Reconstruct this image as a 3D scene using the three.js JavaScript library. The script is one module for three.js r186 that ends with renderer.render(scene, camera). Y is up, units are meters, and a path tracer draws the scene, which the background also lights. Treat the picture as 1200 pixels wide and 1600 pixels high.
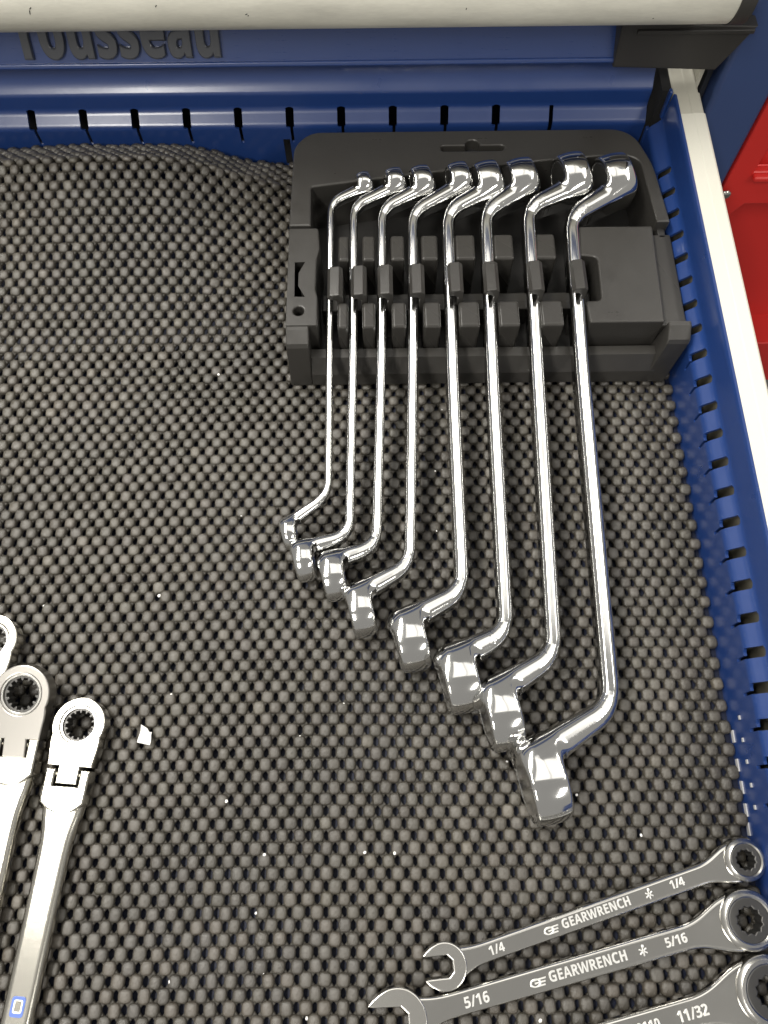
import * as THREE from 'three';
import { RoundedBoxGeometry } from 'three/addons/geometries/RoundedBoxGeometry.js';
import { TextGeometry } from 'three/addons/geometries/TextGeometry.js';
import { FontLoader } from 'three/addons/loaders/FontLoader.js';
import { mergeGeometries, mergeVertices, toCreasedNormals } from 'three/addons/utils/BufferGeometryUtils.js';
import { RectAreaLightUniformsLib } from 'three/addons/lights/RectAreaLightUniformsLib.js';

// ------------------------------------------------------------------ camera, ambience, lamps, exposure
const scene = new THREE.Scene();
const W = 768, H = 1024;
const camera = new THREE.PerspectiveCamera(67.28, W / H, 0.01, 20);
camera.position.set(0, 0.307, 0);
camera.rotation.set(THREE.MathUtils.degToRad(-68.16), 0, THREE.MathUtils.degToRad(-0.67));
scene.add(camera);
scene.background = new THREE.Color().setRGB(0.13, 0.126, 0.118);      // light of the workshop all round
const renderer = new THREE.WebGLRenderer({ antialias: true });
renderer.setSize(W, H);
renderer.toneMapping = THREE.LinearToneMapping;
renderer.toneMappingExposure = 2.65;
renderer.shadowMap.enabled = true;
RectAreaLightUniformsLib.init();

// ------------------------------------------------------------------ helpers (shapes are drawn in millimetres)
let seed = 20240611;
const rnd = () => { seed |= 0; seed = seed + 0x6D2B79F5 | 0; let t = Math.imul(seed ^ seed >>> 15, 1 | seed); t = t + Math.imul(t ^ t >>> 7, 61 | t) ^ t; return ((t ^ t >>> 14) >>> 0) / 4294967296; };
const V2 = (x, y) => new THREE.Vector2(x, y), V3 = (x, y, z) => new THREE.Vector3(x, y, z);
const MM = 0.001;
const used = new Map();
function numbered(n) { const k = used.get(n) || 0; used.set(n, k + 1); return k ? n + '_' + String(k).padStart(3, '0') : n; }
function thing(name, label, category, pos = [0, 0, 0], group) {
  const o = new THREE.Group(); o.name = numbered(name); o.position.set(pos[0] * MM, pos[1] * MM, pos[2] * MM); scene.add(o);
  o.userData = { label, category }; if (group) o.userData.group = group;
  return o;
}
function part(name, geo, mat, parent, label) {                         // geometry in mm, merged if a list
  const g = Array.isArray(geo) ? merge(geo) : geo;
  const m = new THREE.Mesh(g, mat); m.name = name; m.castShadow = m.receiveShadow = true; g.scale(MM, MM, MM);
  if (label) m.userData.label = label;
  parent.add(m); return m;
}
function struct(name, geo, mat) { const m = part(name, geo, mat, scene); m.userData = { kind: 'structure' }; return m; }
function merge(list) {
  return mergeGeometries(list.map((g) => { let q = g.index ? g.toNonIndexed() : g; for (const k of Object.keys(q.attributes)) if (!['position', 'normal', 'uv'].includes(k)) q.deleteAttribute(k); if (!q.attributes.uv) q.setAttribute('uv', new THREE.BufferAttribute(new Float32Array(q.attributes.position.count * 2), 2)); return q; }));
}
const rbox = (x0, x1, y0, y1, z0, z1, r = 0.6, s = 2) => new RoundedBoxGeometry(x1 - x0, y1 - y0, z1 - z0, s, Math.min(r, (x1 - x0) / 2.01, (y1 - y0) / 2.01, (z1 - z0) / 2.01)).translate((x0 + x1) / 2, (y0 + y1) / 2, (z0 + z1) / 2);
const box = (x0, x1, y0, y1, z0, z1) => new THREE.BoxGeometry(x1 - x0, y1 - y0, z1 - z0).translate((x0 + x1) / 2, (y0 + y1) / 2, (z0 + z1) / 2);
function shapeOf(pts, radius = 0) {                                   // plan outline (x, z) with rounded corners -> Shape in (x, -z)
  const s = new THREE.Shape(), n = pts.length;
  for (let i = 0; i < n; i++) {
    const p = V2(pts[i][0], -pts[i][1]), a = V2(pts[(i + n - 1) % n][0], -pts[(i + n - 1) % n][1]), b = V2(pts[(i + 1) % n][0], -pts[(i + 1) % n][1]);
    const r = Math.min(pts[i][2] ?? radius, p.distanceTo(a) * 0.48, p.distanceTo(b) * 0.48);
    const p0 = p.clone().add(a.sub(p).normalize().multiplyScalar(r)), p1 = p.clone().add(b.sub(p).normalize().multiplyScalar(r));
    if (i) s.lineTo(p0.x, p0.y); else s.moveTo(p0.x, p0.y);
    if (r > 0) s.quadraticCurveTo(p.x, p.y, p1.x, p1.y);
  }
  s.closePath(); return s;
}
function slab(shape, y0, y1, bevel = 0.5, seg = 2, curve = 8) {       // extrude a plan shape upwards
  return new THREE.ExtrudeGeometry(shape, { depth: y1 - y0 - 2 * bevel, bevelEnabled: bevel > 0, bevelThickness: bevel, bevelSize: bevel, bevelOffset: -bevel, bevelSegments: seg, curveSegments: curve }).rotateX(-Math.PI / 2).translate(0, y0 + bevel, 0);
}
function smoothNoise(n, cells, seedv) {                               // tileable value noise, n x n
  let s = seedv; const r = () => { s = (s * 16807) % 2147483647; return s / 2147483647; };
  const g = Array.from({ length: cells * cells }, r), out = new Float32Array(n * n);
  for (let y = 0; y < n; y++) for (let x = 0; x < n; x++) {
    const u = x / n * cells, v = y / n * cells, i = Math.floor(u), j = Math.floor(v), f = u - i, h = v - j, a = f * f * (3 - 2 * f), b = h * h * (3 - 2 * h);
    const at = (p, q) => g[(q % cells) * cells + (p % cells)];
    out[y * n + x] = (at(i, j) * (1 - a) + at(i + 1, j) * a) * (1 - b) + (at(i, j + 1) * (1 - a) + at(i + 1, j + 1) * a) * b;
  }
  return out;
}
function noiseTex(n, layers, lo, hi, rep, tint) {
  const acc = new Float32Array(n * n); let tot = 0;
  layers.forEach(([cells, w], k) => { const f = smoothNoise(n, cells, 977 + cells * 31 + k * 7); for (let i = 0; i < acc.length; i++) acc[i] += f[i] * w; tot += w; });
  const d = new Uint8Array(n * n * 4);
  for (let i = 0; i < acc.length; i++) { const v = lo + (hi - lo) * acc[i] / tot; for (let c = 0; c < 3; c++) d[i * 4 + c] = Math.max(0, Math.min(255, 255 * v * (tint ? tint[c] : 1))); d[i * 4 + 3] = 255; }
  const t = new THREE.DataTexture(d, n, n); t.wrapS = t.wrapT = THREE.RepeatWrapping; t.magFilter = THREE.LinearFilter; t.repeat.set(rep, rep); t.needsUpdate = true; return t;
}
const lin = (r, g, b) => new THREE.Color().setRGB(r, g, b);

// ------------------------------------------------------------------ materials
const nFine = noiseTex(256, [[24, 1], [64, 1], [128, 0.8]], 0, 1, 1);
const nRough = noiseTex(256, [[5, 1], [14, 0.8], [60, 0.6]], 0.55, 1, 1);
const nBlotch = noiseTex(256, [[4, 1], [11, 0.7], [40, 0.5], [110, 0.5]], 0.72, 1.06, 1);
const at = (t, rep) => { const c = t.clone(); c.repeat.set(rep, rep); c.needsUpdate = true; return c; };
const M = {};
M.blue = new THREE.MeshPhysicalMaterial({ color: lin(0.015, 0.046, 0.185), roughness: 0.45, roughnessMap: at(nRough, 9), clearcoat: 0.85, clearcoatRoughness: 0.2, bumpMap: at(nFine, 14), bumpScale: 0.00002 });
M.blueMatt = new THREE.MeshPhysicalMaterial({ color: lin(0.036, 0.066, 0.18), roughness: 0.5, clearcoat: 0.3, clearcoatRoughness: 0.35 });
M.panDark = new THREE.MeshStandardMaterial({ color: lin(0.005, 0.009, 0.03), roughness: 0.6 });
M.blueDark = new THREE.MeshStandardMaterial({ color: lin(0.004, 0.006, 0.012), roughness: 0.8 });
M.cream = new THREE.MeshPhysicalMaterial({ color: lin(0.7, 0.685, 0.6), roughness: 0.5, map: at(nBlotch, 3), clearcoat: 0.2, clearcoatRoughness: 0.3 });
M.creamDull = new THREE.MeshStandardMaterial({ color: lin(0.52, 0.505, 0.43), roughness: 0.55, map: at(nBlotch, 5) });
M.olive = new THREE.MeshStandardMaterial({ color: lin(0.12, 0.11, 0.08), roughness: 0.7 });
M.black = new THREE.MeshStandardMaterial({ color: lin(0.036, 0.034, 0.031), roughness: 0.47, roughnessMap: at(nRough, 0.02), bumpMap: at(nFine, 0.05), bumpScale: 0.00003 });
M.blackDeep = new THREE.MeshStandardMaterial({ color: lin(0.022, 0.021, 0.02), roughness: 0.5 });
M.cap = new THREE.MeshStandardMaterial({ color: lin(0.03, 0.028, 0.026), roughness: 0.55 });
M.chrome = new THREE.MeshPhysicalMaterial({ color: lin(0.72, 0.72, 0.71), metalness: 1, roughness: 0.14, roughnessMap: at(nRough, 0.6) });
M.chromeInner = new THREE.MeshPhysicalMaterial({ color: lin(0.78, 0.77, 0.75), metalness: 1, roughness: 0.26 });
M.satin = new THREE.MeshPhysicalMaterial({ color: lin(0.62, 0.6, 0.54), metalness: 1, roughness: 0.2, bumpMap: at(nFine, 0.03), bumpScale: 0.00001 });
M.steelShaded = new THREE.MeshPhysicalMaterial({ color: lin(0.4, 0.385, 0.36), metalness: 1, roughness: 0.3 });  // steel darkened in colour for the tilted head that misses the lamp glare
M.polish = new THREE.MeshPhysicalMaterial({ color: lin(0.68, 0.67, 0.64), metalness: 1, roughness: 0.17, roughnessMap: at(nRough, 0.02), bumpMap: at(nFine, 0.015), bumpScale: 0.000012 });
M.lightFleck = new THREE.MeshStandardMaterial({ color: lin(0.42, 0.42, 0.43), roughness: 0.6 });
M.steel = new THREE.MeshPhysicalMaterial({ color: lin(0.6, 0.59, 0.56), metalness: 1, roughness: 0.24 });
M.gear = new THREE.MeshStandardMaterial({ color: lin(0.09, 0.088, 0.085), metalness: 0.7, roughness: 0.38 });
M.letter = new THREE.MeshPhysicalMaterial({ color: lin(0.8, 0.8, 0.78), metalness: 0.85, roughness: 0.4 });
M.inkBlue = new THREE.MeshStandardMaterial({ color: lin(0.1, 0.17, 0.5), roughness: 0.5 });
M.red = new THREE.MeshPhysicalMaterial({ color: lin(0.6, 0.024, 0.02), roughness: 0.45, clearcoat: 0.3, clearcoatRoughness: 0.3 });
M.rubber = new THREE.MeshPhysicalMaterial({ color: lin(0.064, 0.057, 0.046), roughness: 0.4, ior: 1.7, bumpMap: at(nFine, 1), bumpScale: 0.00012, map: at(nBlotch, 1) });
M.rubberWarm = M.rubber.clone(); M.rubberWarm.color = lin(0.077, 0.066, 0.052);
M.rubberCool = M.rubber.clone(); M.rubberCool.color = lin(0.057, 0.051, 0.043);
M.web = new THREE.MeshStandardMaterial({ color: lin(0.042, 0.038, 0.031), roughness: 0.7 });
M.paper = new THREE.MeshStandardMaterial({ color: lin(0.8, 0.79, 0.77), roughness: 0.8, side: THREE.DoubleSide });
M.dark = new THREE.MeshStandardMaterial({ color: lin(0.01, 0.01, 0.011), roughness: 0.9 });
M.floor = new THREE.MeshStandardMaterial({ color: lin(0.06, 0.058, 0.055), roughness: 0.6 });
M.housing = new THREE.MeshStandardMaterial({ color: lin(0.7, 0.7, 0.7), roughness: 0.6 });
M.lampDim = new THREE.MeshStandardMaterial({ color: lin(0, 0, 0), emissive: lin(1, 0.965, 0.895), emissiveIntensity: 0.3 });
M.lamp = new THREE.MeshStandardMaterial({ color: lin(0, 0, 0), emissive: lin(1, 0.965, 0.895), emissiveIntensity: 1 });

// ------------------------------------------------------------------ ceiling lamps over the drawer (seen only as reflections and light)
function ceilingLamp(x, z, w, l, y, power, label) {
  const glow = power > 2 ? M.lamp : M.lampDim;
  const t = thing('ceiling_lamp', label, 'lamp', [x, y, z], 'ceiling lamps');
  part('housing', box(-w / 2 - 20, w / 2 + 20, 4, 60, -l / 2 - 20, l / 2 + 20), M.housing, t);
  part('diffuser', box(-w / 2, w / 2, 0, 3.5, -l / 2, l / 2), glow, t);
  const L = new THREE.RectAreaLight(lin(1, 0.965, 0.895), power, w * MM, l * MM);
  L.position.set(x * MM, (y - 4) * MM, z * MM); L.rotation.x = -Math.PI / 2; scene.add(L);
}
ceilingLamp(-460, -520, 160, 1130, 1000, 12, 'long bright lamp low over the left side of the drawer');
ceilingLamp(-700, 1150, 280, 1000, 1500, 11, 'short ceiling lamp behind the viewer on the left');
ceilingLamp(1250, 1250, 300, 900, 1800, 7, 'short ceiling lamp behind the viewer on the right');
ceilingLamp(1350, -900, 220, 1600, 1900, 4.5, 'long ceiling lamp over the right side of the drawer');
ceilingLamp(40, -860, 760, 1240, 2000, 0.34, 'broad dim ceiling panel above the back of the drawer, left of its twin');
ceilingLamp(840, -880, 760, 1300, 2000, 0.3, 'broad dim ceiling panel above the back of the drawer, right of its twin');

// ------------------------------------------------------------------ floor far below
struct('floor', box(-3000, 3000, -860, -850, -3000, 3000), M.floor);

// ------------------------------------------------------------------ the drawer: floor pan and slotted sheet-metal walls
function profilePath(pts) {                                            // [h, off, radius] -> fine polyline with filleted corners
  const out = [];
  pts.forEach((p, i) => {
    const P = V2(p[1], p[0]);
    if (!p[2] || i === 0 || i === pts.length - 1) { out.push(P); return; }
    const A = V2(pts[i - 1][1], pts[i - 1][0]), B = V2(pts[i + 1][1], pts[i + 1][0]);
    const a = P.clone().add(A.sub(P).setLength(p[2])), b = P.clone().add(B.sub(P).setLength(p[2]));
    for (let k = 0; k <= 6; k++) { const t = k / 6; out.push(a.clone().multiplyScalar((1 - t) * (1 - t)).addScaledVector(P, 2 * t * (1 - t)).addScaledVector(b, t * t)); }
  });
  return out;
}
// strips along s; each strip leaves out the height ranges that slots take away. place(s, off, h) -> [x, y, z]
function slottedWall(profile, s0, s1, slots, place, thick = 1.3) {
  const pos = [], nor = [], uv = [];
  const n = profile.length, N = profile.map((p, i) => { const a = profile[Math.max(0, i - 1)], b = profile[Math.min(n - 1, i + 1)], t = b.clone().sub(a).normalize(); return V2(-t.y, t.x); });   // inward side (towards smaller off)
  const cuts = [s0, s1];
  for (const q of slots) for (const b of q.bands) cuts.push(b[0], b[1]);
  const S = [...new Set(cuts.map((v) => Math.round(v * 1000) / 1000))].filter((v) => v >= s0 && v <= s1).sort((a, b) => a - b);
  const P = (s, v) => place(s, v.x, v.y);
  function tri(a, b, c, na, nb, nc, ua, ub, uc) { pos.push(...a, ...b, ...c); nor.push(...na, ...nb, ...nc); uv.push(...ua, ...ub, ...uc); }
  const dirn = (v) => { const o = place(0, 0, 0), q = place(0, v.x, v.y); return [q[0] - o[0], q[1] - o[1], q[2] - o[2]]; };
  const sdir = (() => { const o = place(0, 0, 0), q = place(1, 0, 0); return [q[0] - o[0], q[1] - o[1], q[2] - o[2]]; })();
  function quad(a, b, c, d, na, nb, nc, nd, us) { const g = V3(...b).sub(V3(...a)).cross(V3(...c).sub(V3(...a))); const ok = g.dot(V3(...na)) >= 0;
    if (ok) { tri(a, b, c, na, nb, nc, us[0], us[1], us[2]); tri(a, c, d, na, nc, nd, us[0], us[2], us[3]); } else { tri(a, c, b, na, nc, nb, us[0], us[2], us[1]); tri(a, d, c, na, nd, nc, us[0], us[3], us[2]); } }
  const lerpAt = (h) => { for (let i = 0; i < n - 1; i++) { const lo = Math.min(profile[i].y, profile[i + 1].y), hi = Math.max(profile[i].y, profile[i + 1].y); if (h >= lo && h <= hi && hi > lo) { const t = (h - profile[i].y) / (profile[i + 1].y - profile[i].y); return { p: profile[i].clone().lerp(profile[i + 1], t), m: N[i].clone().lerp(N[i + 1], t).normalize(), i }; } } return null; };
  for (let k = 0; k < S.length - 1; k++) {
    const a = S[k], b = S[k + 1], mid = (a + b) / 2, holes = [];
    for (const q of slots) for (const bd of q.bands) if (mid > bd[0] && mid < bd[1]) holes.push([bd[2], bd[3]]);
    holes.sort((x, y) => x[0] - y[0]);
    let runs = [[-1e9, 1e9]];
    for (const h of holes) { const last = runs.pop(); runs.push([last[0], h[0]], [h[1], last[1]]); }
    for (const [h0, h1] of runs) {
      const seq = [];
      if (h0 > -1e8) { const q = lerpAt(h0); if (q) seq.push([q.p, q.m]); }
      for (let i = 0; i < n; i++) if (profile[i].y > h0 + 1e-4 && profile[i].y < h1 - 1e-4) seq.push([profile[i], N[i]]);
      if (h1 < 1e8) { const q = lerpAt(h1); if (q) seq.push([q.p, q.m]); }
      for (let i = 0; i < seq.length - 1; i++) {
        const [p, m] = seq[i], [q, o] = seq[i + 1], dm = dirn(m), dq = dirn(o), ndm = dm.map((v) => -v), ndq = dq.map((v) => -v);
        const pb = p.clone().addScaledVector(m, -thick), qb = q.clone().addScaledVector(o, -thick);
        const us = [[a * MM, p.y * MM], [b * MM, p.y * MM], [b * MM, q.y * MM], [a * MM, q.y * MM]];
        quad(P(a, p), P(b, p), P(b, q), P(a, q), dm, dm, dq, dq, us);
        quad(P(a, pb), P(b, pb), P(b, qb), P(a, qb), ndm, ndm, ndq, ndq, us);
        const ns = sdir.map((v) => -v);
        quad(P(a, p), P(a, q), P(a, qb), P(a, pb), ns, ns, ns, ns, us); quad(P(b, p), P(b, q), P(b, qb), P(b, pb), sdir, sdir, sdir, sdir, us);
      }
      for (const e of [0, seq.length - 1]) if (seq.length) { const [p, m] = seq[e], pb = p.clone().addScaledVector(m, -thick); const t = seq[e === 0 ? Math.min(1, seq.length - 1) : e - 1][0].clone().sub(p).multiplyScalar(-1).normalize(), d = dirn(t);
        quad(P(a, p), P(b, p), P(b, pb), P(a, pb), d, d, d, d, [[a * MM, 0], [b * MM, 0], [b * MM, 0.001], [a * MM, 0.001]]); }
    }
  }
  const g = new THREE.BufferGeometry();
  g.setAttribute('position', new THREE.Float32BufferAttribute(pos, 3)); g.setAttribute('normal', new THREE.Float32BufferAttribute(nor, 3)); g.setAttribute('uv', new THREE.Float32BufferAttribute(uv, 2));
  return g;
}
function slot(c, w, h0, h1, tailW, tail0, shift = 0) {                // rounded main opening with a thin tail below
  const bands = [], r = w / 2, st = 6;
  const tl = c + shift - tailW / 2, tr = c + shift + tailW / 2;
  const xs = [tl, tr]; for (let i = 0; i <= st; i++) xs.push(c - r + w * i / st);
  xs.sort((a, b) => a - b);
  for (let i = 0; i < xs.length - 1; i++) { const a = xs[i], b = xs[i + 1], m = (a + b) / 2; if (b - a < 1e-3) continue; const q = Math.abs(m - c) < r ? (r - Math.sqrt(r * r - (m - c) ** 2)) * 0.55 : 0;
    const inTail = m > tl && m < tr; bands.push([a, b, inTail ? tail0 : h0 + q, h1 - q]); }
  return { bands };
}
const drawer = thing('tool_drawer', 'open blue sheet-metal tool drawer with slotted walls, lined with a grey mat', 'drawer');
part('bottom_panel', [box(-340, 132, -1.5, -0.2, -318.6, 130)], M.panDark, drawer);
{ // back wall
  const prof = profilePath([[-1, 0], [25, 0, 2], [30, 6, 2.2], [38.5, 6, 1.2], [44.5, 11, 5], [53.5, 12, 2], [54, 22]]);
  const slots = [];
  for (let k = -3; k < 10; k++) slots.push(slot(-171.2 + 25.4 * k, 4, 23.8, 31.2, 1.5, 15.5, 0.6));
  slots.push({ bands: [[83.6, 85.6, 14, 30.6]] });
  slots.push({ bands: [[-48.6, -45.2, 1, 17.3]] });
  part('back_wall', slottedWall(prof, -340, 131.5, slots, (s, o, h) => [s, h, -319 - o]), M.blue, drawer);
}
{ // right wall: s runs towards the viewer
  const prof = profilePath([[-1, 0], [25, 0, 2.2], [29.8, 5.4, 2.2], [43, 6.2, 1], [44.2, 6.6]]);
  const slots = [];
  for (let k = -2; k < 33; k++) slots.push(slot(-258.6 + 12.7 * k + 0, 4, 23.4, 30.2, 1.3, 17.5, 1.2));
  part('side_wall', slottedWall(prof, -315, 130, slots, (s, o, h) => [132 + o, h, s]), M.blue, drawer);
  part('wall_end', [rbox(131.8, 133.6, 1, 24, -318, -315.2, 0.5), rbox(136.5, 138, 30, 45, -318, -315.2, 0.5)], M.blue, drawer);
}
part('light_flecks', [[0, 11.2, -34.2], [0, 10.7, -26.2], [0, 11, -18.5], [0, 11, -10.4], [0, 10.9, -2.9], [0, 3.1, -28.3], [0, 2.7, -17.9], [0, 3.2, -10], [0, 3.2, -2.2], [0, 2.5, 4.3]].map(([, y, z], i) => rbox(131.5, 132.05, y - (i < 5 ? 0.7 : 1.2), y + (i < 5 ? 0.7 : 0.9), z - (i < 5 ? 0.8 : 2.2), z + (i < 5 ? 0.8 : 2.4), 0.2, 1)), M.lightFleck, drawer).userData.kind = 'stuff';  // pale flecks painted in for light reflected low on the wall
// dark space behind the back wall; near-black filler added for the shaded corner gap
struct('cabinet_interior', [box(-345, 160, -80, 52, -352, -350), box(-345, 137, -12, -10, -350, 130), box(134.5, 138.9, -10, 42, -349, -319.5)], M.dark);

// drawer slide: three butted cream sections beside the side wall
{
  const t = thing('drawer_slide', 'long cream painted steel drawer slide running beside the blue side wall', 'drawer slide');
  const sect = (z0, z1, y, dx = 0) => { const s = new THREE.Shape(); const c = [[139.6, -6], [139.6, y - 0.9], [140.2, y - 0.5], [145.4, y - 0.25], [146, y], [150.6, y - 0.1], [151.5, y - 0.7], [151.8, y - 1.8], [151.8, -6]]; c.forEach((p, i) => i ? s.lineTo(p[0] + dx, p[1]) : s.moveTo(p[0] + dx, p[1])); s.closePath(); return new THREE.ExtrudeGeometry(s, { depth: z1 - z0, bevelEnabled: false }).translate(0, 0, z0); };
  part('slide_section', sect(-303, 130, 44), M.cream, t);
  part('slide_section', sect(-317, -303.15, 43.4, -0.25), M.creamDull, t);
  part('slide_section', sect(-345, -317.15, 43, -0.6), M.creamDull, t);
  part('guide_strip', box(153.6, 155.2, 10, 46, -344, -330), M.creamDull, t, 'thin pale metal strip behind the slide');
  part('inner_rail', box(138.2, 139.3, 4, 36, -300, 130), M.olive, t);
}

// ------------------------------------------------------------------ upper drawer front: blue face plate with lettering, cream handle bar, black caps
const font = await new FontLoader().loadAsync('fonts/droid/droid_sans_bold.typeface.json');
const text = (s, size, depth, bevel = 0) => { const g = new TextGeometry(s, { font, size, depth, curveSegments: 5, bevelEnabled: bevel > 0, bevelThickness: bevel, bevelSize: bevel * 0.8, bevelSegments: 3 }); g.computeBoundingBox(); return g; };
{
  const t = thing('upper_drawer', 'front of the closed drawer above, blue lettered plate under a cream handle bar', 'drawer front');
  const tilt = 0.5;                                                   // plate leans back
  const plate = rbox(-345, 108, -0.5, 42, -2, 0, 0.8); plate.rotateX(-tilt).translate(0, 57.6, -321);
  part('face_plate', plate, M.blue, t);
  part('lower_lip', rbox(-345, 108, -1.2, 1.2, -2, 1.2, 0.9).rotateX(-tilt).translate(0, 57.4, -321), M.blue, t);
  const g = text('rousseau', 22, 1, 1); g.scale(0.705, 0.82, 1); g.computeBoundingBox();
  const w = g.boundingBox.max.x - g.boundingBox.min.x;
  g.scale(89 / w, 1.16, 1).translate(-161, 3.4, 0.2).rotateX(-tilt).translate(0, 57.6, -321);
  part('raised_lettering', g, M.letterBlue = new THREE.MeshPhysicalMaterial({ color: lin(0.05, 0.054, 0.065), roughness: 0.3, clearcoat: 1, clearcoatRoughness: 0.1 }), t);
  // handle bar
  const R = 15, cy = 104, cz = -305;
  const tube = new THREE.CylinderGeometry(R, R, 484.5, 96, 1, false).rotateZ(Math.PI / 2).translate(-345 + 242.25, cy, cz);
  part('handle_bar', tube, M.cream, t);
  const mark = (x, a, L, turn) => new THREE.BoxGeometry(L, 0.12, 0.35).rotateY(turn).rotateX(Math.PI / 2 - a).translate(x, cy + (R + 0.01) * Math.sin(a), cz + (R + 0.01) * Math.cos(a));
  part('scratches', [mark(-134, 0.02, 1.6, 1.3), mark(-133.2, 0.12, 1.1, 0.7), mark(-85, 0.14, 0.9, 0.9), mark(-51, -0.1, 0.9, 0.4), mark(-50.4, -0.14, 0.6, 1.1), mark(34, -0.02, 0.7, 1.4), mark(108, -0.4, 0.6, 0.3), mark(8, 0.3, 2.1, 0.1), mark(70, 0.22, 0.6, 0.8)], M.blackDeep, t).userData.kind = 'stuff';
  const cap = new THREE.CylinderGeometry(R + 0.5, R + 0.5, 6, 64, 1).rotateZ(Math.PI / 2).translate(139.6 + 3, cy, cz);
  part('end_cap', cap, M.cap, t);
  // corner cap
  const s = new THREE.Shape(); [[107, 55.6], [154.5, 53.6], [165, 74.6], [105.5, 76.8]].forEach((p, i) => i ? s.lineTo(...p) : s.moveTo(...p)); s.closePath();
  const cc = new THREE.ExtrudeGeometry(s, { depth: 12, bevelEnabled: true, bevelSize: 0.8, bevelThickness: 0.8, bevelOffset: -0.8, bevelSegments: 3 }).translate(0, 0, -331);
  part('corner_cap', [cc, rbox(113, 164, 72, 74, -319, -316.8, 0.5)], M.cap, t);
  part('body_panel', box(-345, 162, 95, 190, -340, -325), M.blueMatt, t);
}

// ------------------------------------------------------------------ cabinet frame and red cabinet next to it
{
  const t = thing('cabinet_frame', 'blue steel upright of the cabinet frame right of the cream slide', 'cabinet frame');
  part('upright', rbox(162.5, 190.4, -420, 260, -350, -325, 3, 4), M.blueMatt, t);
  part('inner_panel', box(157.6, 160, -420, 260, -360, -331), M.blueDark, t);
  const sc = new THREE.SphereGeometry(3, 20, 12).scale(1, 1, 0.5).translate(192.6, -26.6, -322);
  part('screw_head', sc, M.steel, t);
}
{
  const t = thing('red_cabinet', 'bright red cabinet with a recessed drawer grip beyond the cream slide', 'cabinet');
  const face = new THREE.Shape(); [[190.8, 70], [190.8, -228], [480, -228], [480, 70]].forEach((p, i) => i ? face.lineTo(...p) : face.moveTo(...p)); face.closePath();
  const hole = (pts) => { const h = new THREE.Path(); pts.forEach((p, i) => i ? h.lineTo(...p) : h.moveTo(...p)); h.closePath(); face.holes.push(h); };
  hole([[208, -36.6], [465, -36.6], [465, -176], [198, -176], [198, -54]]);
  hole([[203.5, -13], [465, -13], [465, 30], [203.5, 30]]);
  part('front_panel', new THREE.ExtrudeGeometry(face, { depth: 3, bevelEnabled: true, bevelSize: 1, bevelThickness: 1, bevelOffset: -1, bevelSegments: 3 }).translate(0, 0, -328.5), M.red, t);
  part('grip_recess', [box(196, 470, -178, -34, -352, -350), box(196, 198, -178, -34, -350, -328.5), box(196, 470, -36.4, -34, -350, -328.5), box(196, 470, -178, -176, -350, -328.5)], M.red, t);
  part('label_recess', [box(201, 470, -15, 32, -334, -332)], M.red, t);
  part('ridge', rbox(203, 470, -17, -13.4, -325, -320.5, 1.4, 3), M.red, t);
}

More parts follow.
